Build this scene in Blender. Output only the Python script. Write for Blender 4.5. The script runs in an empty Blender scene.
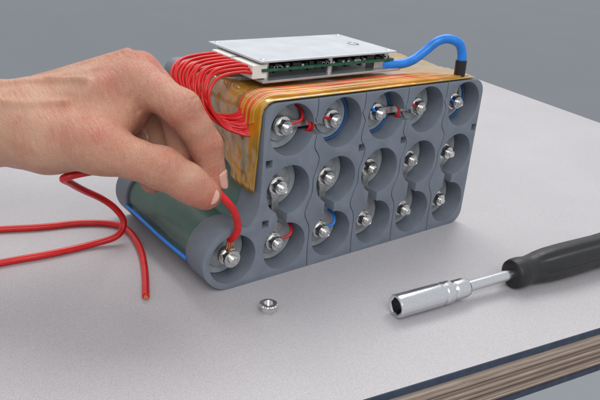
import bpy, bmesh, math, random
import numpy as np
from mathutils import Vector, Matrix, Quaternion
random.seed(4); np.random.seed(4)
S=0.001
scene=bpy.context.scene
COL=scene.collection
WL={}
# ---------------------------------------------------------------- materials
def mat(name,col,rough=0.5,metal=0.0,noise=0.0,nscale=300,bump=0.0,bscale=800,coat=0.0,sss=0.0,spec=0.5,rnoise=0.0):
    m=bpy.data.materials.new(name); m.use_nodes=True
    nt=m.node_tree; b=nt.nodes["Principled BSDF"]
    b.inputs["Base Color"].default_value=(*col,1); b.inputs["Roughness"].default_value=rough
    b.inputs["Metallic"].default_value=metal; b.inputs["Coat Weight"].default_value=coat
    b.inputs["Specular IOR Level"].default_value=spec
    tc=nt.nodes.new("ShaderNodeTexCoord")
    if noise>0 or rnoise>0:
        n=nt.nodes.new("ShaderNodeTexNoise"); n.inputs["Scale"].default_value=nscale; n.inputs["Detail"].default_value=6
        nt.links.new(tc.outputs["Object"],n.inputs["Vector"])
        if noise>0:
            r=nt.nodes.new("ShaderNodeValToRGB")
            r.color_ramp.elements[0].position=0.3; r.color_ramp.elements[1].position=0.7
            r.color_ramp.elements[0].color=(*[max(0,c*(1-noise)) for c in col],1)
            r.color_ramp.elements[1].color=(*[min(1,c*(1+noise)) for c in col],1)
            nt.links.new(n.outputs["Fac"],r.inputs["Fac"]); nt.links.new(r.outputs["Color"],b.inputs["Base Color"])
        if rnoise>0:
            mr=nt.nodes.new("ShaderNodeMapRange"); mr.inputs["To Min"].default_value=max(0,rough-rnoise); mr.inputs["To Max"].default_value=min(1,rough+rnoise)
            mr.inputs["From Min"].default_value=0.3; mr.inputs["From Max"].default_value=0.7
            nt.links.new(n.outputs["Fac"],mr.inputs["Value"]); nt.links.new(mr.outputs["Result"],b.inputs["Roughness"])
    if bump>0:
        n2=nt.nodes.new("ShaderNodeTexNoise"); n2.inputs["Scale"].default_value=bscale; n2.inputs["Detail"].default_value=4
        nt.links.new(tc.outputs["Object"],n2.inputs["Vector"])
        bp=nt.nodes.new("ShaderNodeBump"); bp.inputs["Strength"].default_value=bump; bp.inputs["Distance"].default_value=0.0003
        nt.links.new(n2.outputs["Fac"],bp.inputs["Height"]); nt.links.new(bp.outputs["Normal"],b.inputs["Normal"])
    return m
M={}
M['holder']=mat("grey printed plastic",(0.158,0.182,0.222),0.5,noise=0.08,nscale=120)
def add_layers(m,scale=2600,strength=0.25):
    nt=m.node_tree;b=nt.nodes["Principled BSDF"];tc=nt.nodes.new("ShaderNodeTexCoord")
    w=nt.nodes.new("ShaderNodeTexWave");w.bands_direction='Y';w.inputs["Scale"].default_value=scale;w.inputs["Distortion"].default_value=1.0
    nt.links.new(tc.outputs["Object"],w.inputs["Vector"])
    bp=nt.nodes.new("ShaderNodeBump");bp.inputs["Strength"].default_value=strength;bp.inputs["Distance"].default_value=0.00015
    nt.links.new(w.outputs["Fac"],bp.inputs["Height"])
    n2=nt.nodes.new("ShaderNodeTexNoise");n2.inputs["Scale"].default_value=1800;n2.inputs["Detail"].default_value=3
    nt.links.new(tc.outputs["Object"],n2.inputs["Vector"])
    b2=nt.nodes.new("ShaderNodeBump");b2.inputs["Strength"].default_value=.4;b2.inputs["Distance"].default_value=0.0002
    nt.links.new(n2.outputs["Fac"],b2.inputs["Height"]);nt.links.new(bp.outputs["Normal"],b2.inputs["Normal"])
    nt.links.new(b2.outputs["Normal"],b.inputs["Normal"])
add_layers(M['holder'],500,0.5)
M['steel']=mat("bright nickel steel",(0.72,0.71,0.69),0.22,1.0,noise=0.12,nscale=900,rnoise=0.1)
M['strap']=mat("nickel strap",(0.50,0.49,0.47),0.38,1.0,noise=0.2,nscale=200,rnoise=0.1)
M['chrome']=mat("satin chrome",(0.72,0.73,0.75),0.2,1.0,noise=0.03,rnoise=0.05,nscale=900)
M['rubber']=mat("black rubber",(0.012,0.012,0.013),0.42,bump=0.3,bscale=1500,rnoise=0.1,nscale=150)
M['black']=mat("black plastic",(0.01,0.01,0.011),0.4)
M['red']=mat("red silicone",(0.60,0.010,0.012),0.33,noise=0.12,nscale=150,bump=0.08,bscale=900)
M['redtape']=mat("red wire under tape",(0.60,0.05,0.008),0.3,noise=0.3,nscale=60,coat=0.7)
M['amberwire']=mat("wire under amber tape",(0.55,0.24,0.015),0.3,noise=0.35,nscale=60,coat=0.8)
M['blue']=mat("blue silicone",(0.008,0.19,0.68),0.35,noise=0.15,nscale=200,bump=0.1)
M['bluewrap']=mat("blue cell sleeve",(0.02,0.09,0.24),0.4,noise=0.15,nscale=200)
M['white']=mat("white plastic",(0.75,0.74,0.70),0.4)
M['plate']=mat("brushed aluminium plate",(0.54,0.57,0.61),0.36,0.3,noise=0.03,nscale=60,rnoise=0.04)
M['sink']=mat("aluminium heat sink",(0.55,0.56,0.58),0.35,0.8,noise=0.06,nscale=60,rnoise=0.06)
M['pcb']=mat("green circuit board",(0.012,0.09,0.05),0.35,noise=0.4,nscale=400)
M['wrap']=mat("green shrink film",(0.06,0.125,0.10),0.36,noise=0.2,nscale=40,bump=0.6,bscale=90,rnoise=0.1)
M['copper']=mat("copper strands",(0.75,0.33,0.17),0.35,1.0,noise=0.2,nscale=900)
M['cellend']=mat("cell end cap",(0.42,0.43,0.44),0.4,0.6,noise=0.2,nscale=200)
M['ringpaper']=mat("insulating ring",(0.36,0.39,0.41),0.7,noise=0.1,nscale=300)
M['print']=mat("dark print",(0.05,0.05,0.06),0.5)
M['steeldark']=mat("painted steel",(0.05,0.05,0.055),0.45)
M['floor']=mat("grey floor",(0.315,0.334,0.358),0.6,noise=0.02,nscale=1.5)
M['lamedge']=mat("dark laminate edge",(0.035,0.047,0.08),0.45,noise=0.25,nscale=200)
def laminate():
    m=bpy.data.materials.new("grey laminate");m.use_nodes=True;nt=m.node_tree;b=nt.nodes["Principled BSDF"]
    tc=nt.nodes.new("ShaderNodeTexCoord")
    n=nt.nodes.new("ShaderNodeTexNoise");n.inputs["Scale"].default_value=1500;n.inputs["Detail"].default_value=3;n.inputs["Roughness"].default_value=.7
    n1=nt.nodes.new("ShaderNodeTexNoise");n1.inputs["Scale"].default_value=9;n1.inputs["Detail"].default_value=5
    for q in (n,n1): nt.links.new(tc.outputs["Object"],q.inputs["Vector"])
    r=nt.nodes.new("ShaderNodeValToRGB");e=r.color_ramp.elements
    e[0].position=0.3;e[0].color=(0.355,0.34,0.358,1);e[1].position=0.72;e[1].color=(0.52,0.50,0.52,1)
    x=e.new(0.48);x.color=(0.44,0.423,0.442,1)
    mx=nt.nodes.new("ShaderNodeMix");mx.data_type='RGBA';mx.blend_type='MULTIPLY';mx.inputs["Factor"].default_value=1
    mr=nt.nodes.new("ShaderNodeMapRange");mr.inputs["From Min"].default_value=.3;mr.inputs["From Max"].default_value=.7;mr.inputs["To Min"].default_value=.95;mr.inputs["To Max"].default_value=1.04
    nt.links.new(n1.outputs["Fac"],mr.inputs["Value"])
    nt.links.new(n.outputs["Fac"],r.inputs["Fac"]);nt.links.new(r.outputs["Color"],mx.inputs["A"]);nt.links.new(mr.outputs["Result"],mx.inputs["B"])
    nt.links.new(mx.outputs["Result"],b.inputs["Base Color"])
    m3=nt.nodes.new("ShaderNodeMapRange");m3.inputs["To Min"].default_value=.36;m3.inputs["To Max"].default_value=.52;nt.links.new(n1.outputs["Fac"],m3.inputs["Value"]);nt.links.new(m3.outputs["Result"],b.inputs["Roughness"])
    bp=nt.nodes.new("ShaderNodeBump");bp.inputs["Strength"].default_value=0.15;bp.inputs["Distance"].default_value=0.0002
    nt.links.new(n.outputs["Fac"],bp.inputs["Height"]);nt.links.new(bp.outputs["Normal"],b.inputs["Normal"])
    return m
M['laminate']=laminate()
def kapton():
    m=bpy.data.materials.new("amber tape");m.use_nodes=True;nt=m.node_tree;b=nt.nodes["Principled BSDF"]
    tc=nt.nodes.new("ShaderNodeTexCoord")
    mp=nt.nodes.new("ShaderNodeMapping");mp.inputs["Scale"].default_value=(6,60,25)
    n=nt.nodes.new("ShaderNodeTexNoise");n.inputs["Scale"].default_value=2.2;n.inputs["Detail"].default_value=4;n.inputs["Distortion"].default_value=0.3
    nt.links.new(tc.outputs["Object"],mp.inputs["Vector"]);nt.links.new(mp.outputs["Vector"],n.inputs["Vector"])
    r=nt.nodes.new("ShaderNodeValToRGB");e=r.color_ramp.elements
    e[0].position=0.3;e[0].color=(0.14,0.10,0.012,1);e[1].position=0.74;e[1].color=(0.66,0.20,0.012,1)
    x=e.new(0.42);x.color=(0.38,0.21,0.014,1);x=e.new(0.6);x.color=(0.56,0.27,0.016,1)
    nt.links.new(n.outputs["Fac"],r.inputs["Fac"]);nt.links.new(r.outputs["Color"],b.inputs["Base Color"])
    b.inputs["Roughness"].default_value=0.25;b.inputs["Coat Weight"].default_value=0.9;b.inputs["Coat Roughness"].default_value=0.06
    n2=nt.nodes.new("ShaderNodeTexVoronoi");n2.inputs["Scale"].default_value=110;n2.feature='SMOOTH_F1';nt.links.new(tc.outputs["Object"],n2.inputs["Vector"])
    bp=nt.nodes.new("ShaderNodeBump");bp.inputs["Strength"].default_value=0.6;bp.inputs["Distance"].default_value=0.0012
    nt.links.new(n2.outputs["Distance"],bp.inputs["Height"]);nt.links.new(bp.outputs["Normal"],b.inputs["Normal"]);nt.links.new(bp.outputs["Normal"],b.inputs["Coat Normal"])
    return m
M['kapton']=kapton()
def plywood():
    m=bpy.data.materials.new("plywood edge");m.use_nodes=True;nt=m.node_tree;b=nt.nodes["Principled BSDF"]
    tc=nt.nodes.new("ShaderNodeTexCoord")
    mp=nt.nodes.new("ShaderNodeMapping");mp.inputs["Scale"].default_value=(0.3,0.3,260)
    n=nt.nodes.new("ShaderNodeTexNoise");n.inputs["Scale"].default_value=1.6;n.inputs["Detail"].default_value=2
    nt.links.new(tc.outputs["Object"],mp.inputs["Vector"]);nt.links.new(mp.outputs["Vector"],n.inputs["Vector"])
    r=nt.nodes.new("ShaderNodeValToRGB");e=r.color_ramp.elements
    e[0].position=0.36;e[0].color=(0.10,0.07,0.055,1);e[1].position=0.6;e[1].color=(0.46,0.37,0.30,1)
    x=e.new(0.46);x.color=(0.25,0.175,0.135,1)
    mp2=nt.nodes.new("ShaderNodeMapping");mp2.inputs["Scale"].default_value=(30,30,700)
    n2=nt.nodes.new("ShaderNodeTexNoise");n2.inputs["Scale"].default_value=2;n2.inputs["Detail"].default_value=5
    nt.links.new(tc.outputs["Object"],mp2.inputs["Vector"]);nt.links.new(mp2.outputs["Vector"],n2.inputs["Vector"])
    mx=nt.nodes.new("ShaderNodeMix");mx.data_type='RGBA';mx.blend_type='OVERLAY';mx.inputs["Factor"].default_value=.6
    nt.links.new(n.outputs["Fac"],r.inputs["Fac"]);nt.links.new(r.outputs["Color"],mx.inputs["A"]);nt.links.new(n2.outputs["Fac"],mx.inputs["B"])
    nt.links.new(mx.outputs["Result"],b.inputs["Base Color"])
    b.inputs["Roughness"].default_value=0.7
    return m
M['ply']=plywood()
def skin():
    m=bpy.data.materials.new("skin");m.use_nodes=True;nt=m.node_tree;b=nt.nodes["Principled BSDF"]
    tc=nt.nodes.new("ShaderNodeTexCoord")
    at=nt.nodes.new("ShaderNodeAttribute");at.attribute_name="tone"
    n=nt.nodes.new("ShaderNodeTexNoise");n.inputs["Scale"].default_value=55;n.inputs["Detail"].default_value=7;n.inputs["Roughness"].default_value=.55
    nt.links.new(tc.outputs["Object"],n.inputs["Vector"])
    ad=nt.nodes.new("ShaderNodeMath");ad.operation='MULTIPLY_ADD';ad.inputs[1].default_value=1.4;
    nt.links.new(n.outputs["Fac"],ad.inputs[0]);nt.links.new(at.outputs["Fac"],ad.inputs[2])
    sb=nt.nodes.new("ShaderNodeMath");sb.operation='SUBTRACT';sb.inputs[1].default_value=.22;nt.links.new(ad.outputs[0],sb.inputs[0])
    r=nt.nodes.new("ShaderNodeValToRGB");e=r.color_ramp.elements
    e[0].position=0.25;e[0].color=(0.56,0.315,0.21,1);e[1].position=1.0;e[1].color=(0.48,0.13,0.085,1)
    x=e.new(0.6);x.color=(0.52,0.235,0.155,1)
    nt.links.new(sb.outputs[0],r.inputs["Fac"]);nt.links.new(r.outputs["Color"],b.inputs["Base Color"])
    b.inputs["Roughness"].default_value=0.42
    b.inputs["Subsurface Weight"].default_value=0.12;b.inputs["Subsurface Radius"].default_value=(0.006,0.002,0.001);b.inputs["Subsurface Scale"].default_value=0.4
    v=nt.nodes.new("ShaderNodeTexVoronoi");v.inputs["Scale"].default_value=1150;v.feature='DISTANCE_TO_EDGE'
    n3=nt.nodes.new("ShaderNodeTexNoise");n3.inputs["Scale"].default_value=200;n3.inputs["Detail"].default_value=7
    mp=nt.nodes.new("ShaderNodeMapping");mp.inputs["Rotation"].default_value=(0.4,0.5,-0.4);mp.inputs["Scale"].default_value=(600,110,110)
    n4=nt.nodes.new("ShaderNodeTexNoise");n4.inputs["Scale"].default_value=1.0;n4.inputs["Detail"].default_value=5;n4.inputs["Distortion"].default_value=.6
    nt.links.new(tc.outputs["Object"],mp.inputs["Vector"]);nt.links.new(mp.outputs["Vector"],n4.inputs["Vector"])
    nt.links.new(tc.outputs["Object"],n3.inputs["Vector"])
    nt.links.new(tc.outputs["Object"],v.inputs["Vector"])
    mn=nt.nodes.new("ShaderNodeMath");mn.operation='MINIMUM';mn.inputs[1].default_value=0.15
    nt.links.new(v.outputs["Distance"],mn.inputs[0])
    m2=nt.nodes.new("ShaderNodeMath");m2.operation='MULTIPLY_ADD';m2.inputs[1].default_value=1.3
    nt.links.new(mn.outputs[0],m2.inputs[0]);nt.links.new(n3.outputs["Fac"],m2.inputs[2])
    m3=nt.nodes.new("ShaderNodeMath");m3.operation='MULTIPLY_ADD';m3.inputs[1].default_value=1.3;nt.links.new(n4.outputs["Fac"],m3.inputs[0]);nt.links.new(m2.outputs[0],m3.inputs[2])
    bp=nt.nodes.new("ShaderNodeBump");bp.inputs["Strength"].default_value=0.8;bp.inputs["Distance"].default_value=0.0008
    nt.links.new(m3.outputs[0],bp.inputs["Height"]);nt.links.new(bp.outputs["Normal"],b.inputs["Normal"])
    return m
M['skin']=skin()
M['nail']=mat("fingernail",(0.64,0.34,0.27),0.25,coat=0.4)

# ---------------------------------------------------------------- helpers
def mk(name,verts,faces,m=None,parent=None,smooth=False,angle=None,label=None,cat=None):
    V=np.array(verts,float); c=(V.min(0)+V.max(0))/2
    me=bpy.data.meshes.new(name); me.from_pydata(((V-c)*S).tolist(),[],[list(map(int,f)) for f in faces])
    ob=bpy.data.objects.new(name,me); COL.objects.link(ob)
    if m is not None:
        for mm in (m if isinstance(m,list) else [m]): me.materials.append(mm)
    place(ob,c,parent)
    if smooth:
        for p in me.polygons: p.use_smooth=True
        if angle:
            me.set_sharp_from_angle(angle=math.radians(angle))
    me.update()
    if label: ob["label"]=label
    if cat: ob["category"]=cat
    return ob
def place(ob,c,parent):
    c=np.array(c,float); WL[ob.name]=c
    if parent is not None:
        ob.parent=parent; c=c-WL[parent.name]
    ob.location=Vector(c*S)
def empty(name,c,parent=None,label=None,cat=None):
    ob=bpy.data.objects.new(name,None); ob.empty_display_size=0.01; COL.objects.link(ob); place(ob,c,parent)
    if label: ob["label"]=label
    if cat: ob["category"]=cat
    return ob
def box(x0,x1,y0,y1,z0,z1):
    v=[(x,y,z) for z in (z0,z1) for y in (y0,y1) for x in (x0,x1)]
    f=[(0,2,3,1),(4,5,7,6),(0,1,5,4),(2,6,7,3),(0,4,6,2),(1,3,7,5)]
    return v,f
def join(parts):
    V=[];F=[]
    for v,f in parts:
        o=len(V);V+=list(v);F+=[tuple(i+o for i in q) for q in f]
    return V,F
def bevel(ob,w=0.5,seg=2,ang=35):
    b=ob.modifiers.new("bevel",'BEVEL');b.width=w*S;b.segments=seg;b.limit_method='ANGLE';b.angle_limit=math.radians(ang);return b
def lathe(prof,n=32,frame=None,mod=None,closed=False):
    o,ax,e1,e2=frame
    o=np.array(o,float);ax=np.array(ax,float);e1=np.array(e1,float);e2=np.array(e2,float)
    V=[];F=[]
    for (r,h) in prof:
        for j in range(n):
            t=2*math.pi*j/n; rr=mod(r,h,t) if mod else r
            V.append(o+ax*h+e1*rr*math.cos(t)+e2*rr*math.sin(t))
    k=len(prof)
    for i in range(k-1 if not closed else k):
        i2=(i+1)%k
        for j in range(n):
            j2=(j+1)%n
            F.append((i*n+j,i*n+j2,i2*n+j2,i2*n+j))
    if not closed:
        if prof[0][0]>1e-6: F.append(tuple(range(n))[::-1])
        if prof[-1][0]>1e-6: F.append(tuple((k-1)*n+j for j in range(n)))
    return V,F
def yframe(x,y,z,rot=0):
    c,s=math.cos(rot),math.sin(rot)
    return ((x,y,z),(0,-1,0),(c,0,s),(-s,0,c))
def zframe(x,y,z,rot=0):
    c,s=math.cos(rot),math.sin(rot)
    return ((x,y,z),(0,0,1),(c,s,0),(-s,c,0))
def catmull(P,n=10):
    P=[np.array(p,float) for p in P];P=[2*P[0]-P[1]]+P+[2*P[-1]-P[-2]]
    out=[]
    for i in range(1,len(P)-2):
        for k in range(n):
            t=k/n;a,b,c,d=P[i-1],P[i],P[i+1],P[i+2]
            out.append(0.5*((2*b)+(-a+c)*t+(2*a-5*b+4*c-d)*t*t+(-a+3*b-3*c+d)*t**3))
    out.append(P[-2]);return out
def tube(P,r,n=14,seg=10,raw=False):
    Q=P if raw else catmull(P,seg)
    Q=[np.array(q,float) for q in Q]
    T=[]
    for i in range(len(Q)):
        a=Q[max(i-1,0)];b=Q[min(i+1,len(Q)-1)];t=b-a;T.append(t/ (np.linalg.norm(t)+1e-9))
    up=np.array([0,0,1.0])
    if abs(T[0]@up)>.9: up=np.array([1.0,0,0])
    N=up-(up@T[0])*T[0];N/=np.linalg.norm(N)
    V=[];F=[]
    for i,(q,t) in enumerate(zip(Q,T)):
        N=N-(N@t)*t;N/=np.linalg.norm(N);B=np.cross(t,N)
        rr=r(i/(len(Q)-1)) if callable(r) else r
        for j in range(n):
            a=2*math.pi*j/n;V.append(q+rr*(math.cos(a)*N+math.sin(a)*B))
    for i in range(len(Q)-1):
        for j in range(n):
            j2=(j+1)%n;F.append((i*n+j,i*n+j2,(i+1)*n+j2,(i+1)*n+j))
    F.append(tuple(range(n))[::-1]);F.append(tuple((len(Q)-1)*n+j for j in range(n)))
    return V,F
def extrude_poly(poly,y0,y1):
    n=len(poly)
    V=[(x,y0,z) for x,z in poly]+[(x,y1,z) for x,z in poly]
    F=[tuple(range(n)),tuple(range(2*n-1,n-1,-1))]
    for i in range(n):
        j=(i+1)%n;F.append((j,i,i+n,j+n))
    return V,F
def apply_mods(ob):
    dg=bpy.context.evaluated_depsgraph_get();dg.update()
    me=bpy.data.meshes.new_from_object(ob.evaluated_get(dg))
    ob.modifiers.clear();ob.data=me
def fixn(ob):
    bm=bmesh.new();bm.from_mesh(ob.data);bmesh.ops.recalc_face_normals(bm,faces=bm.faces);bm.to_mesh(ob.data);bm.free()

# ---------------------------------------------------------------- setting
fl=mk("floor",[(-9000,-4000,-750),(14000,-4000,-750),(14000,15000,-750),(-9000,15000,-750)],[(0,1,2,3)],M['floor']);fl["kind"]="structure"

# table
th=math.radians(-9);cx,sx=math.cos(th),math.sin(th)
def tb(u,v,z):
    x0,y0=521.4,-197.0
    return (x0+u*cx-v*sx, y0+u*sx+v*cx, z)
U0,U1,V0,V1=-1000,0,0,520
table=empty("table",tb(-500,260,0),label="grey laminate table with dark edge and plywood core",cat="table")
def slab(u0,u1,v0,v1,z0,z1):
    v=[tb(u,w,z) for z in (z0,z1) for w in (v0,v1) for u in (u0,u1)]
    return v,[(0,2,3,1),(4,5,7,6),(0,1,5,4),(2,6,7,3),(0,4,6,2),(1,3,7,5)]
v,f=slab(U0,U1,V0,V1,-5.0,0)
top=mk("table_top",v,f,[M['laminate'],M['lamedge']],table)
for p in top.data.polygons: p.material_index=0 if p.normal.z>0.5 else 1
bevel(top,0.4,1)
v,f=slab(U0+1,U1-1,V0+1.2,V1-1.2,-29,-5.1)
mk("plywood_core",v,f,M['ply'],table)
v,f=slab(U0,U1,V0,V1,-32.5,-29.1);mk("backing_sheet",v,f,M['lamedge'],table)
for (u,w) in ((-940,50),(-60,50),(-940,470),(-60,470)):
    v,f=slab(u-20,u+20,w-20,w+20,-749.5,-32.6);mk("leg",v,f,M['steeldark'],table)

# ---------------------------------------------------------------- battery pack
P=36.0;ZB=18.9;PV=36.45;ZT=108.0
pack=empty("battery_pack",(90,60,0),label="battery pack with grey cell holders, amber tape and circuit board",cat="battery pack")
def arc(cx_,cz_,r,a0,a1,n):
    return [(cx_+r*math.cos(math.radians(a0+(a1-a0)*i/n)),cz_+r*math.sin(math.radians(a0+(a1-a0)*i/n))) for i in range(n+1)]
def outline(off=0.0):
    o=off
    pts=[]
    pts+=arc(188,10,10-o,-90,0,8)
    pts+=arc(188,98,10-o,0,90,8)
    pts+=arc(25,100,8-o,90,180,8)
    a=(17+o,62);b=(17.5+o,44);c=(0+(19.5-o)*math.cos(math.radians(62)),19.5+(19.5-o)*math.sin(math.radians(62)))
    for i in range(0,9):
        t=i/8;pts.append(((1-t)**2*a[0]+2*t*(1-t)*b[0]+t*t*c[0],(1-t)**2*a[1]+2*t*(1-t)*b[1]+t*t*c[1]))
    pts+=arc(0,19.5,19.5-o,66,270,26)
    return pts
v,f=extrude_poly(outline(),0,20)
holder=mk("cell_holder",v,f,M['holder'],pack);fixn(holder)
HC=[(i*P,ZB) for i in range(6)]+[((i+1)*P,ZB+PV) for i in range(5)]+[((i+1)*P,ZB+2*PV) for i in range(5)]
cutters=[]
def cutter(v,f):
    me=bpy.data.meshes.new("cut");me.from_pydata([tuple(np.array(q)*S) for q in v],[],f)
    ob=bpy.data.objects.new("cut",me);COL.objects.link(ob);fixn(ob);cutters.append(ob);return ob
def do_bool(ob,cs):
    for c in cs:
        md=ob.modifiers.new("b",'BOOLEAN');md.operation='DIFFERENCE';md.object=c;md.solver='EXACT'
bpy.context.view_layer.update()
cs=[]
RH=15.3
for k,(x,z) in enumerate(HC):
    cs.append(cutter(*lathe([(RH,-3),(RH,30)],64,((x,-3+0,z),(0,1,0),(1,0,0),(0,0,1)))))
for i in range(1,6):
    x=i*P
    v,f=box(x-7.5,x+0.5,-4,26,ZB+8,ZB+PV-8);cs.append(cutter(v,f))
for i in (1,3):
    x=i*P
    v,f=box(x+8,x+P-8,-4.3,26.2,ZB+2*PV-5,ZB+2*PV+2);cs.append(cutter(v,f))
for (x,z) in ((21.4,73.5),(21.2,36.5),(195,73.5),(126,73.5),(90,73.5)):
    s=2.3
    v,f=box(x-s,x+s,-3.5,6,z-s,z+s);cs.append(cutter(v,f))
do_bool(holder,cs)
bevel(holder,0.7,2,40)
cs2=[]
for i in (1,2,3,4):
    xm=i*P+18
    L=[(xm-1,ZT+3),(xm-1,ZT-9),(xm-2,ZT-12),(xm+.5,ZT-17),(xm+0.2,ZB+2*PV-3),(xm-1,ZB+PV+24),(xm+3,ZB+PV+17),(xm+2,ZB+PV+10),(xm,ZB+PV+4),(xm,ZB+PV-5),(xm-3,ZB+PV-13),(xm-4,ZB+17),(xm,ZB+8),(xm,ZB-6),(xm+1,-3)]
    C=catmull([(a,0,b) for a,b in L],5)
    w=0.3
    V=[];F=[]
    for c in C:
        V+=[(c[0]-w,-2,c[2]),(c[0]+w,-2,c[2]),(c[0]+w,1.6,c[2]),(c[0]-w,1.6,c[2])]
    for q in range(len(C)-1):
        a=q*4;b=a+4
        for j in range(4):
            j2=(j+1)%4;F.append((a+j,a+j2,b+j2,b+j))
    F.append((0,1,2,3));F.append(tuple(len(V)-4+j for j in (3,2,1,0)))
    cs2.append(cutter(V,F))
do_bool(holder,cs2)
apply_mods(holder)
for c in cutters: bpy.data.objects.remove(c)
for p in holder.data.polygons:p.use_smooth=True
holder.data.set_sharp_from_angle(angle=math.radians(32))
v,f=extrude_poly(outline(),104,122)
rear=mk("cell_holder",v,f,M['holder'],pack);fixn(rear);bevel(rear,1.0,2)
o=outline(2.2)
strip=o
n=len(strip);V=[];F=[];ys=[20.2,30,45,60,75,90,103.8]
for y in ys:
    for (x,z) in strip:
        V.append((x+0.4*math.sin(y*.3+z*.2),y,z+0.25*math.sin(x*.2+y*.15)))
for i in range(len(ys)-1):
    for j in range(n):
        j2=(j+1)%n;F.append((i*n+j,i*n+j2,(i+1)*n+j2,(i+1)*n+j))
wr=mk("insulation_wrap",V,F,M['wrap'],pack,True);fixn(wr)
for k,(x,z) in enumerate(HC):
    fr=((x,14,z),(0,1,0),(1,0,0),(0,0,1))
    v,f=lathe([(14.9,0),(14.9,6.2),(15.5,6.4),(15.5,88)],32,fr)
    c=mk("cell",v,f,M['ringpaper'],pack,True,40)
    v,f=lathe([(0.01,13.2),(9.5,13.2),(10.2,12.9),(10.2,12.5),(0.01,12.5)],28,((x,0,z),(0,1,0),(1,0,0),(0,0,1)))
    ec=mk("end_cap",v,f,M['cellend'],c,True,30);fixn(ec)
    if k in (12,13,15):
        v,f=lathe([(15.1,14.2),(15.1,12.8),(14.6,12.5),(13.6,12.9),(13.3,13.9),(13.6,14.2)],40,((x,0,z),(0,1,0),(1,0,0),(0,0,1)),closed=True)
        ec=mk("cell_sleeve",v,f,M['bluewrap'],c,True,50);fixn(ec)
def thread_prof(r,h0,h1,p=0.8):
    pr=[(0.01,h0),(r,h0)];h=h0
    while h<h1-p: pr+=[(r,h+0.1),(r-0.35,h+p*.5),(r,h+p*.9)];h+=p
    pr+=[(r,h1-.5),(r-.6,h1),(0.01,h1)];return pr
def screw_at(x,y,z,parent,rot=0,extra=0):
    v,f=lathe(thread_prof(2.4,-3,7.6+extra),24,yframe(x,y,z,rot))
    s=mk("terminal_screw",v,f,M['steel'],parent,True,40);fixn(s)
    v,f=lathe([(5.6,0),(5.7,.3),(5.6,1.0),(4.8,1.2),(2.3,1.2),(2.3,0)],36,yframe(x,y,z,rot),mod=lambda r,h,t:r*(1+0.03*math.cos(18*t)) if r>5 else r,closed=True)
    w=mk("washer",v,f,M['steel'],s,True,40);fixn(w)
    v,f=lathe([(4.6,1.25),(4.62,4.3),(4.1,5.0),(2.5,5.0),(2.5,1.25)],48,yframe(x,y,z,rot+.4),mod=lambda r,h,t:min(4.1/math.cos((t%(math.pi/3))-math.pi/6),r) if r>4.0 else r,closed=True)
    nn=mk("nut",v,f,M['steel'],s,True,35);fixn(nn)
    return s
def strap(x0,z0,x1,z1,y,w=5.6,parent=pack,t=1.0,neck=3.2):
    L=math.hypot(x1-x0,z1-z0);d=math.atan2(z1-z0,x1-x0);pts=[]
    def loc(a,b): return (x0+a*math.cos(d)-b*math.sin(d),z0+a*math.sin(d)+b*math.cos(d))
    A=[]
    for k in range(13):
        a=-math.pi/2-math.pi*0.14+math.pi*1.28*k/12;A.append((L+w*math.cos(a),w*math.sin(a)))
    A+=[(L-8,neck),(8,neck)]
    for k in range(13):
        a=math.pi/2-math.pi*0.14+math.pi*1.28*k/12;A.append((w*math.cos(a),w*math.sin(a)))
    A+=[(8,-neck),(L-8,-neck)]
    pts=[loc(a,b) for a,b in A]
    v,f=extrude_poly(pts,y,y+t);b=mk("busbar",v,f,M['strap'],parent);fixn(b);bevel(b,.3,1);return b
YN=9.0
for i in range(1,6):
    x=i*P;strap(x-2,ZB,x-2,ZB+PV,YN+.3,neck=2.6)
for i in (1,3): strap(i*P-1,ZB+2*PV,(i+1)*P-1,ZB+2*PV,YN+.35,neck=2.4)
strap(5*P-1,ZB+2*PV,5*P-1,ZB+2*PV+8.5,YN+.3)
for k,(x,z) in enumerate(HC):
    if k==0: continue
    dx=random.uniform(-.6,.6);dz=random.uniform(-.6,.6)
    screw_at(x-(2 if z<70 else 1)+dx*.3,YN,z+dz*.3,pack,random.random()*6,random.uniform(-.5,1.0))
def wire(name,pts,r,m,parent,n=12,seg=10):
    v,f=tube(pts,r,n,seg);w=mk(name,v,f,m,parent,True,60);return w
for (x,z,dx,m) in ((36,ZB,12,'red'),(72,ZB,10,'blue'),(36,ZB+2*PV,14,'red'),(72,ZB+2*PV,-13,'red'),(108,ZB+2*PV,-9,'blue'),(144,ZB+2*PV,-12,'red'),(180,ZB+2*PV,-11,'blue'),(108,ZB+PV,-8,'black'),(180,ZB+PV,-9,'black')):
    wire("sense_wire",[(x+dx*.35,YN-1.5,z+1),(x+dx*.7,YN-3,z+3),(x+dx*.9,YN,z+7),(x+dx*.8,YN+6,z+10)],0.9,M[m],pack,8,6)
for dz in (0,2.2):
    wire("sense_wire",[(50.5+dz,13,ZB+2*PV+10),(52+dz,6.5,ZB+2*PV+2),(52.4+dz,6,ZB+2*PV-3),(50.4+dz,12,ZB+2*PV-9)],0.95,M['red'],pack,8,6)
wire("sense_wire",[(122.5,13,ZB+2*PV+10),(124,6.5,ZB+2*PV+2),(124.4,6,ZB+2*PV-3),(122.4,12,ZB+2*PV-9)],0.95,M['red'],pack,8,6)
s0=screw_at(-1,5,ZB+1,pack,.3,1.0)
v,f=lathe([(5.4,0),(5.4,1.2),(2.6,1.2),(2.6,0)],28,yframe(-1,6.6,ZB+1),closed=True);w=mk("ring_lug",v,f,M['strap'],pack,True,30);fixn(w)
wire("edge_wire",[(-18.9,20,15),(-19.3,50,14.4),(-19.1,80,14.6),(-18.9,104,15)],1.2,M['blue'],pack,10,8)

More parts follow.
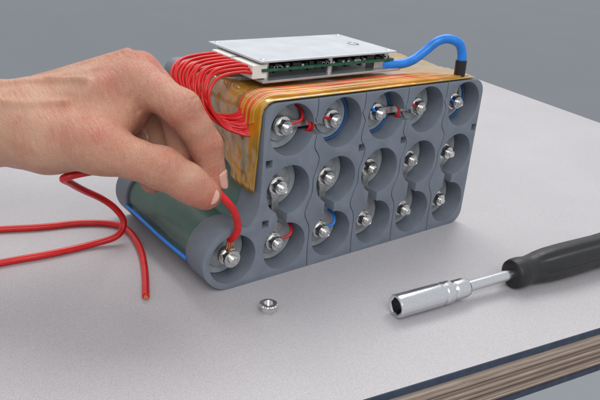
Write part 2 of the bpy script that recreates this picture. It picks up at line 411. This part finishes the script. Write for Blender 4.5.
# amber tape
V=[];F=[]
NX=90;NY=30
def tape_prof(s):
    L=165
    if s<L: return 189-s,109.4
    s-=L
    if s<8: a=s/8*math.pi/2;return 24-8.2*math.sin(a),109.4-8.2*(1-math.cos(a))
    s-=8;return 15.8-0.02*s,101.2-s
tot=165+8+46
for i in range(NX+1):
    s=tot*i/NX
    x,z=tape_prof(s)
    for j in range(NY+1):
        tj=j/NY
        down=max(0,s-165)
        y1=96 if down==0 else 96-down*1.35+4*math.sin(s*.5)
        y0=1.2 if s<165 else 1.2+0.06*down
        y=y0+(y1-y0)*tj
        w=0.35*math.sin(x*.11+y*.25)+.3*math.sin(y*.9+x*.05)+.25*math.sin(z*.5-y*.2)+random.uniform(-.1,.1)
        if y<6: w*=(y/6)*.3
        zz,xx=z,x
        if s<169: zz=z+w*.8+.6*(y>5)
        else: xx=x-abs(w)*.9
        V.append((xx,y,zz))
for i in range(NX):
    for j in range(NY):
        a=i*(NY+1)+j;F.append((a,a+1,a+NY+2,a+NY+1))
tp=mk("amber_tape",V,F,M['kapton'],pack,True)
sd=tp.modifiers.new("s",'SOLIDIFY');sd.thickness=0.25*S
mm=['amberwire','amberwire','redtape','amberwire','redtape','amberwire','amberwire','redtape']
for k in range(8):
    y=6.5+k*2.1
    wire("taped_wire",[(15.3,y+3,96-k*1.2),(16.0,y+2,104),(24,y+1,109.8),(45,y+.8*math.sin(k*3),110.0),(75,y+1.3*math.sin(k*1.7),110.1),(110,y+1.5*math.sin(k*2),109.9),(150,y-.6,110.0),(186-k*3,y-1,109.3)],0.85 if mm[k]=='redtape' else 1.0,M[mm[k]],pack,8,8)
# circuit board assembly
bx0,bx1,by0,by1=29,134.5,24.5,84.0
v,f=box(bx0+2,bx1-1,by0+.8,by1-2,119,120.6);pcb=mk("circuit_board",v,f,M['pcb'],pack)
v,f=box(bx0,bx1,by0,by1,124.2,125.5);pl=mk("cover_plate",v,f,M['plate'],pcb);bevel(pl,.3,2)
v,f=box(bx0+1,bx1+4,by0-1.5,by1,112.8,114.4);pl2=mk("heat_sink_plate",v,f,M['sink'],pcb);bevel(pl2,.4,2)
parts=[];x=bx0+8
while x<bx1-8:
    w=random.choice([2,3,4,6]);h=random.uniform(.8,2.4)
    for yy in (by0+2.2,by0+7):
        parts.append(box(x,x+w,yy,yy+random.choice([2,3.5]),120.62,120.6+h))
    if random.random()<.7: parts.append(box(x+.3,x+w,by0+3.4,by0+7,118.98-h,118.98))
    x+=w+random.uniform(1,3.5)
v,f=join(parts);mk("electronic_components",v,f,M['black'],pcb)["kind"]="stuff"
parts=[]
for k in range(26):
    x=random.uniform(bx0+8,bx1-8);parts.append(box(x,x+1.6,by0+1.3,by0+2.1,120.62,121.3+random.random()*.6))
v,f=join(parts);mk("solder_pads",v,f,M['sink'],pcb)["kind"]="stuff"
for (x,y) in ((bx0+6,by0+4),(bx1-6,by0+4),(bx0+6,by1-5),(bx1-6,by1-5),(82,by0+4)):
    v,f=lathe([(2,0),(2,3.55)],12,zframe(x,y,120.62));mk("spacer",v,f,M['strap'],pcb,True,30)
    v,f=lathe([(2,0),(2,4.5)],12,zframe(x,y,114.45));mk("spacer",v,f,M['strap'],pcb,True,30)
for (x0,x1,y0,y1) in ((bx0-4,bx0+6,by0+2,by0+24),(bx0-4,bx0+6,by0+28,by0+48)):
    v,f=box(x0,x1,y0,y1,115,123);c=mk("wire_connector",v,f,M['white'],pcb);bevel(c,.5,2)
for (x,y) in ((bx0+4,by0+4),(bx1-4,by0+4),(bx0+4,by1-4),(bx1-4,by1-4)):
    v,f=lathe([(1.7,0),(1.6,.3),(1.0,.5),(0.01,.5)],20,zframe(x,y,125.5));mk("plate_screw",v,f,M['strap'],pcb,True,40)
def text(t,x,y,z,size,rot,parent):
    cu=bpy.data.curves.new("t",'FONT');cu.body=t;cu.size=size*S;cu.extrude=0.00003
    o=bpy.data.objects.new("t",cu);COL.objects.link(o);bpy.context.view_layer.update()
    me=bpy.data.meshes.new_from_object(o.evaluated_get(bpy.context.evaluated_depsgraph_get()));bpy.data.objects.remove(o)
    ob=bpy.data.objects.new("printed_marking",me);me.materials.clear();me.materials.append(M['print']);COL.objects.link(ob)
    place(ob,(x,y,z),parent);ob.rotation_euler=(0,0,rot);return ob
text("C-",124,47,125.56,11,math.pi*.5,pl)
NW=20
for k in range(NW):
    q=k/(NW-1); y=by0+3+44*q; j=lambda a:random.uniform(-a,a)
    lay=(k%3)*1.5
    wire("balance_wire",[(bx0-3,y,118.5+lay*.9),(bx0-11,y*.93+2+j(.6),119.5+lay),(3-5*q+j(1),y*.85+3+j(1),118+lay),(-4-6*q+j(1),y*.7+5+j(1),111+lay*.7),(-4-3*q+j(1.2),y*.5+8+j(1),101+j(1)+lay*.5),(4+j(1),y*.32+10+j(1),92+5*q+j(1)),(11+j(1),y*.24+7+j(.6),88+9*q+j(1)),(15.6,y*.22+5,88+13*q)],0.92,M['red'],pack,8,8)
bc=wire("power_cable",[(124,31,116.8),(137,25,116.5),(147,22,119),(156,20,125),(163,17,131.5),(170,14,133.5),(176.5,10,131),(179.5,8.5,125),(180,8,118),(180,8,109)],3.1,M['blue'],pack,18,10)
v,f=tube([(180,8,104),(180,8,108),(180,8,113),(179.9,8.2,120)],3.8,18,6);mk("heat_shrink_sleeve",v,f,M['black'],bc,True,50)
v,f=box(118,130,27,35,114.5,119);mk("cable_lug",v,f,M['strap'],bc)

# ---------------------------------------------------------------- red cables
rc=empty("red_cable",(-60,60,0),label="red silicone cable bolted to the terminal and looping onto the table",cat="cable")
path=[(-1.2,2.0,31),(-0.6,-2.5,36),(-0.8,-5,42),(-5,-7.5,53),(-11,-7,61.5),(-16.5,-1.5,68),(-25,17,75),(-41.3,36,68),(-60,44,68),(-77,46.6,66),(-70,60,57),(-58,74,45),(-43,86,32),(-34,87,23),(-29,86,13),(-35,83,5.5),(-52,85.2,2.4),(-76.8,85.2,2.3),(-105,88,2.1),(-160,90,2.1)]
v,f=tube(path,2.1,16,10);mk("cable_insulation",v,f,M['red'],rc,True,60)
parts=[]
for k in range(9):
    a=k/9*2*math.pi
    parts.append(tube([(-1.2+1.4*math.cos(a),2+1.2*math.sin(a),31.5),(-1+1.8*math.cos(a),2.2+1.2*math.sin(a),28),(-1+2.6*math.cos(a),3+.6*math.sin(a),25)],.5,6,4))
v,f=join(parts);mk("copper_strands",v,f,M['copper'],rc,True)
v,f=lathe([(5.2,0),(5.2,1.3),(2.7,1.3),(2.7,0)],28,yframe(-1,-1.0+1.2,ZB+1),closed=True);lg=mk("ring_terminal",v,f,M['steel'],rc,True,30);fixn(lg)
path=[(-170,150,2.1),(-104.4,135.5,2.1),(-70.6,124.2,2.1),(-46.3,118.2,2.1),(-29,108,2.1),(-23,94,2.1),(-26.7,67,2.1),(-35.8,40.1,2.1),(-47.5,13.3,2.1)]
v,f=tube(path,2.1,16,10)
rc2=mk("red_cable",v,f,M['red'],None,True,60,label="red silicone cable with a free cut end on the table",cat="cable")
v,f=tube([(-47.4,13.6,2.1),(-48.2,11.8,2.1)],1.3,10,2);mk("copper_core",v,f,M['copper'],rc2,True,50)

# ---------------------------------------------------------------- loose nut
k_=.9
prof=[(4.9,0.05),(5.2,.6),(5.2,3.6),(5.4,3.9),(5.7,4.2),(5.7,5.2),(5.1,5.7),(3.1,5.7),(2.75,5.2),(2.95,4.8),(2.7,4.4),(2.95,4.0),(2.7,3.6),(2.95,3.2),(2.7,2.8),(2.95,2.4),(2.7,2.0),(2.95,1.5),(2.9,.05)]
def nm(r,h,t):
    R=r;H=h/k_
    if r>4.5 and H<3.8: R=min(4.6/math.cos((t%(math.pi/3))-math.pi/6),r)
    elif r>5: R=r*(1+.035*(1 if math.sin(24*t)>0 else -1))
    return R*k_
v,f=lathe([(a,b*k_) for a,b in prof],72,zframe(5,-30.5,0,.2),mod=nm,closed=True)
nt_=mk("flange_nut",v,f,M['steel'],None,True,35,label="small shiny serrated flange nut lying on the table",cat="nut");fixn(nt_)

# ---------------------------------------------------------------- nut driver
ang=math.radians(-8.0);ax=np.array([math.cos(ang),math.sin(ang),0.028]);ax/=np.linalg.norm(ax)
e1=np.cross([0,0,1.0],ax);e1/=np.linalg.norm(e1);e2=np.cross(ax,e1)
O=np.array([62.5,-71.0,7.0]);fr=(O,ax,e1,e2)
drv=empty("nut_driver",(130,-80,0),label="nut driver with chrome socket and black handle on the table",cat="nut driver")
v,f=lathe([(4.9,14),(4.9,0.6),(5.4,0),(6.4,0),(6.8,.6),(6.8,30),(6.6,31),(6.3,31.6),(6.3,33),(6.7,33.6),(6.7,38),(6.2,39),(5.2,40),(4.2,41)],48,fr,
    mod=lambda r,h,t:(min(4.35/math.cos((t%(math.pi/3))-math.pi/6),r) if r<5.0 and h<20 else r))
so=mk("socket",v,f,M['chrome'],drv,True,30);fixn(so)
v,f=lathe([(4.6,40),(5.6,41),(5.8,42),(5.8,49),(5.3,51),(4.2,52)],40,fr,mod=lambda r,h,t:r*(1+.02*math.cos(20*t)));c=mk("collar",v,f,M['chrome'],drv,True,40);fixn(c)
v,f=lathe([(3.4,50),(3.4,90)],28,fr);c=mk("shaft",v,f,M['chrome'],drv,True,40);fixn(c)
prof=[(4.2,86.5),(7.4,86.8),(8.8,87.8),(9.4,90),(9.6,94),(9.1,98),(8.9,101),(9.5,106),(10.4,112),(11,120),(11.2,135),(11.0,150),(10.8,165),(11.2,178),(11,184),(9.5,189),(6,192),(0.01,193)]
def hm(r,h,t):
    if h<103 or h>183: return r
    k=min(1,(h-103)/8)*min(1,(183-h)/5)
    return r*(1-k*0.12*max(0,math.cos(6*t))**2)
pf=[]
for a,b in zip(prof[:-1],prof[1:]):
    for q in range(3): pf.append((a[0]+(b[0]-a[0])*q/3,a[1]+(b[1]-a[1])*q/3))
pf.append(prof[-1])
v,f=lathe(pf,72,fr,mod=hm);c=mk("handle",v,f,M['rubber'],drv,True,50);fixn(c)

# ---------------------------------------------------------------- hand
Ff=np.array([0.5704,0.7199,-0.3955]);Rr=np.array([0.801,-0.594,0.0742]);Uu=np.array([0.1815,0.3591,0.9155])
HO=np.array([-11,-8,61.5])
def h2w(p): p=np.asarray(p,float);return HO+p[...,0:1]*Rr+p[...,1:2]*Uu-p[...,2:3]*Ff
res=0.95
lo=np.array([-190,-14,-62.0]);hi=np.array([12,94,36.0])
nx,ny,nz=[int((hi[i]-lo[i])/res)+1 for i in range(3)]
gx=(lo[0]+np.arange(nx)*res)[:,None,None].astype(np.float32);gy=(lo[1]+np.arange(ny)*res)[None,:,None].astype(np.float32);gz=(lo[2]+np.arange(nz)*res)[None,None,:].astype(np.float32)
def cap(a,b,r1,r2):
    ba=[b[i]-a[i] for i in range(3)];L=sum(c*c for c in ba)
    px,py,pz=gx-a[0],gy-a[1],gz-a[2]
    t=np.clip((px*ba[0]+py*ba[1]+pz*ba[2])/L,0,1)
    return np.sqrt((px-t*ba[0])**2+(py-t*ba[1])**2+(pz-t*ba[2])**2)-(r1+(r2-r1)*t)
def smin(a,b,k):
    h=np.maximum(k-np.abs(a-b),0)/k;return np.minimum(a,b)-h*h*k*.25
D=cap((-200,40,-16),(-112,42,-16),27,20.5)
D=smin(D,cap((-200,42,-8),(-110,42,-6),24,19.5),14)
for a,b,r1,r2 in [((-98,46,-4),(-46,61.5,-1),14,10.8),((-103,52,-15),(-50,70.5,-16),15,11.3),((-105,50,-27),(-64,73,-34),14.5,10.3),((-106,45,-38),(-81,70,-44),13.5,9.3),
                  ((-104,36,-12),(-60,50,-20),17,15),((-92,32,4),(-61,27,15),17,12.5),((-108,36,-2),(-92,32,4),17.5,17),((-80,40,-4),(-52,50,-6),14,11),((-74,34,8),(-54,42,5),11,8)]:
    D=smin(D,cap(a,b,r1,r2),8.5)
for a,b,r in [((-104,60.5,-10),(-53,70.3,0),2.6),((-106,66.5,-17),(-56,81.5,-16),2.6),((-108,64,-26),(-68,83,-33),2.6)]:
    D=smin(D,cap(a,b,r,r),4)
for a,b in [((-150,61,2),(-118,60.5,4)),((-118,60.5,4),(-92,63.5,0)),((-92,63.5,0),(-72,62.5,8.5)),((-130,52,12.5),(-98,48,14)),((-98,48,14),(-80,50,13))]:
    D=smin(D,cap(a,b,1.9,1.7),3)
def finger(J,R,k=3.0):
    d=None
    for i in range(len(J)-1):
        c=cap(J[i],J[i+1],R[i],R[i+1]);d=c if d is None else smin(d,c,k)
    return d
fingers={
 'index':([(-46,62,-1),(-34,55.2,4),(-21.5,47,9),(-15.5,38,5),(-10.5,29,0),(-7,10.5,-7)],[11,9.4,9.9,8.5,8.7,7.0]),
 'middle':([(-49,71,-17),(-28,49,-12),(-24,27,-13),(-28,13,-12)],[11.1,9.6,8.6,7.2]),
 'ring':([(-64,73,-34),(-42,50,-29),(-36,26,-28),(-44,11,-25)],[10.3,9.0,8.3,7.3]),
 'pinky':([(-81,70,-44),(-61,48,-42),(-56,30,-40),(-62,19,-36)],[9.0,7.8,6.9,6]),
 'thumb':([(-61,26,15),(-44,20.5,18),(-30,16,18),(-18,9,14),(-9,3.2,9.7)],[12.6,10.0,10.7,9.6,7.8]),
}
for nme,(J,R) in fingers.items():
    fg=finger(J,R,3)
    if nme=='thumb':
        fg=smin(fg,cap((-14,5,13),(-10,3,10.5),8.3,7.5),3)
    D=smin(D,fg,6.0 if nme=='index' else (8 if nme=='thumb' else 2.2))
def wrinkle(c,ax_,dors,amp,wl,rad):
    global D
    ax_=np.array(ax_,float);ax_/=np.linalg.norm(ax_)
    px,py,pz=gx-c[0],gy-c[1],gz-c[2]
    s=px*ax_[0]+py*ax_[1]+pz*ax_[2]
    dn=np.array(dors,float);dn/=np.linalg.norm(dn)
    dd=px*dn[0]+py*dn[1]+pz*dn[2]
    o1=np.cross(ax_,dn);ss=px*o1[0]+py*o1[1]+pz*o1[2]
    wgt=np.exp(-(s/rad)**2)*np.clip(dd/5,0,1)*np.exp(-((px*px+py*py+pz*pz)/(17**2))**2)
    ph=2*np.pi*(s+0.8*np.sin(ss*.5)+.3*np.sin(ss*1.3+1))/wl
    # narrow furrows: positive distance = pushed inwards
    D=D+amp*wgt*np.maximum(0,np.cos(ph))**3
wrinkle((-21.5,47,9),(24,-34,-9),(1,.7,.3),.75,3.2,5.5)
wrinkle((-10.5,29,0),(6,-40,-10),(1,.1,.3),.6,2.9,4)
wrinkle((-30,16,18),(26,-13,-3),(.1,-.1,1),.75,3.3,6)
wrinkle((-61,27,15),(30,-8,3),(0,.2,1),.5,5,9)
wrinkle((-112,42,-8),(1,.1,0),(0,-.3,1),.5,6,9)
wrinkle((-40,55,5),(26,-16,8),(-.3,-.4,1),.55,4.6,8)
inside=D<0
c0=[(0,0,0),(1,0,0),(0,1,0),(1,1,0),(0,0,1),(1,0,1),(0,1,1),(1,1,1)]
sh=(nx-1,ny-1,nz-1)
def sub(A,o): return A[o[0]:o[0]+sh[0],o[1]:o[1]+sh[1],o[2]:o[2]+sh[2]]
cnt=np.zeros(sh,np.int8)
for o_ in c0: cnt+=sub(inside,o_).astype(np.int8)
act=(cnt>0)&(cnt<8)
idx=np.argwhere(act);vid=-np.ones(sh,np.int64);vid[act]=np.arange(len(idx))
pos=np.zeros((len(idx),3));num=np.zeros(len(idx))
vals=[D[idx[:,0]+o_[0],idx[:,1]+o_[1],idx[:,2]+o_[2]] for o_ in c0]
for a in range(8):
    for b in range(a+1,8):
        oa,ob_=np.array(c0[a]),np.array(c0[b])
        if np.abs(oa-ob_).sum()!=1: continue
        va,vb=vals[a],vals[b];m_=(va<0)!=(vb<0)
        t=np.where(m_,va/np.where(m_,(va-vb),1),0)
        pos+=np.where(m_[:,None],oa+t[:,None]*(ob_-oa),0);num+=m_
pos=pos/num[:,None]+idx
LV=lo+pos*res
faces=[]
for axn in range(3):
    A=inside[tuple(slice(0,-1) if k==axn else slice(None) for k in range(3))];B=inside[tuple(slice(1,None) if k==axn else slice(None) for k in range(3))]
    E=np.argwhere(A!=B)
    u,w=[(1,2),(2,0),(0,1)][axn]
    ok=(E[:,u]>0)&(E[:,w]>0)&(E[:,u]<sh[u])&(E[:,w]<sh[w]);E=E[ok]
    def vi(du,dw):
        q=E.copy();q[:,u]-=du;q[:,w]-=dw;return vid[q[:,0],q[:,1],q[:,2]]
    Q=np.stack([vi(0,0),vi(1,0),vi(1,1),vi(0,1)],1)
    flip=~A[E[:,0],E[:,1],E[:,2]]
    Q[flip]=Q[flip][:,::-1]
    faces.append(Q[(Q>=0).all(1)])
FQ=np.concatenate(faces)
WV=h2w(LV)
hand=mk("hand",WV,FQ.tolist(),M['skin'],None,True,label="bare hand pinching the red cable between thumb and forefinger",cat="hand")
fixn(hand)
tone=np.zeros(len(LV))
for c,rad,a in [((-21,48,9),11,.35),((-10,30,0),9,.2),((-7,8,-7),11,.4),((-6,1,10),12,.45),((-30,16,18),11,.25),((-46,68,-2),14,.3),((-48,78,-16),12,.35),((-43,12,-25),12,.4),((-60,27,20),14,.15),((-120,40,5),30,-.15),((-85,55,5),18,-.12)]:
    tone+=a*np.exp(-((LV-np.array(c))**2).sum(1)/rad**2)
at=hand.data.attributes.new("tone",'FLOAT','POINT');at.data.foreach_set("value",tone.astype(np.float32))
sm=hand.modifiers.new("sm",'SMOOTH');sm.iterations=1;sm.factor=0.5
def nail(tipc,axis,nrm,r,L0,L1,half,name="fingernail"):
    axis=np.array(axis,float);axis/=np.linalg.norm(axis);nrm=np.array(nrm,float);nrm-=nrm@axis*axis;nrm/=np.linalg.norm(nrm)
    b=np.cross(axis,nrm);V=[];F=[];n=18;m=16
    for i in range(m+1):
        q=i/m;e=math.sqrt(max(0,1-(abs(q*2-1))**3.2*.7))
        v=L0+(L1-L0)*q;rad=r+.2-0.02*max(0,v)**2+max(0,-v)*.13
        for j in range(n+1):
            u_=j/n*2-1;a=math.radians(half)*e*u_
            rr=rad-0.9*(abs(u_)**6)-(0.9*max(0,1-q*8))
            vv=v-(.9*u_*u_ if q>.5 else 0)
            V.append(np.array(tipc)+axis*vv+rr*(math.cos(a)*nrm+math.sin(a)*b))
    for i in range(m):
        for j in range(n):
            a=i*(n+1)+j;F.append((a,a+1,a+n+2,a+n+1))
    ob=mk(name,h2w(np.array(V)),F,M['nail'],hand,True);s_=ob.modifiers.new("s",'SOLIDIFY');s_.thickness=.35*S;s_.offset=0
nail((-9,3.2,9.7),(9,-5.8,-4.3),(.2,.0,1),7.85,-6.5,5.0,46)
nail((-7,10.5,-7),(3,-19.5,-7),(1,.1,.3),7.0,-5.5,4.8,50)

# ---------------------------------------------------------------- camera, light
cam=bpy.data.cameras.new("camera");co=bpy.data.objects.new("camera",cam);COL.objects.link(co)
m=Matrix(((Rr[0],Uu[0],-Ff[0],-183.97*S),(Rr[1],Uu[1],-Ff[1],-289.24*S),(Rr[2],Uu[2],-Ff[2],206.1*S),(0,0,0,1)))
co.matrix_world=m;cam.sensor_width=36;cam.lens=678.37/600*36;cam.clip_start=0.01;cam.clip_end=100;scene.camera=co
w=bpy.data.worlds.new("World");scene.world=w;w.use_nodes=True;bg=w.node_tree.nodes["Background"];bg.inputs[0].default_value=(0.93,0.96,1.0,1);bg.inputs[1].default_value=0.68
def area(loc,tgt,size,e,col=(1,1,1)):
    l=bpy.data.lights.new("softbox",'AREA');l.shape='RECTANGLE';l.size=size[0];l.size_y=size[1];l.energy=e;l.color=col
    o=bpy.data.objects.new("softbox",l);COL.objects.link(o);o.location=loc
    o.rotation_euler=(Vector(tgt)-Vector(loc)).to_track_quat('-Z','Y').to_euler();return o
area((0.6,0.65,1.25),(0.15,0.05,0.0),(1.2,0.8),14.5,(1,0.98,0.95))
area((-0.45,-1.0,1.1),(0.05,0.0,0.05),(0.8,0.8),10.5,(1,0.98,0.96))
scene.view_settings.view_transform='Standard';scene.view_settings.look='None';scene.view_settings.exposure=0
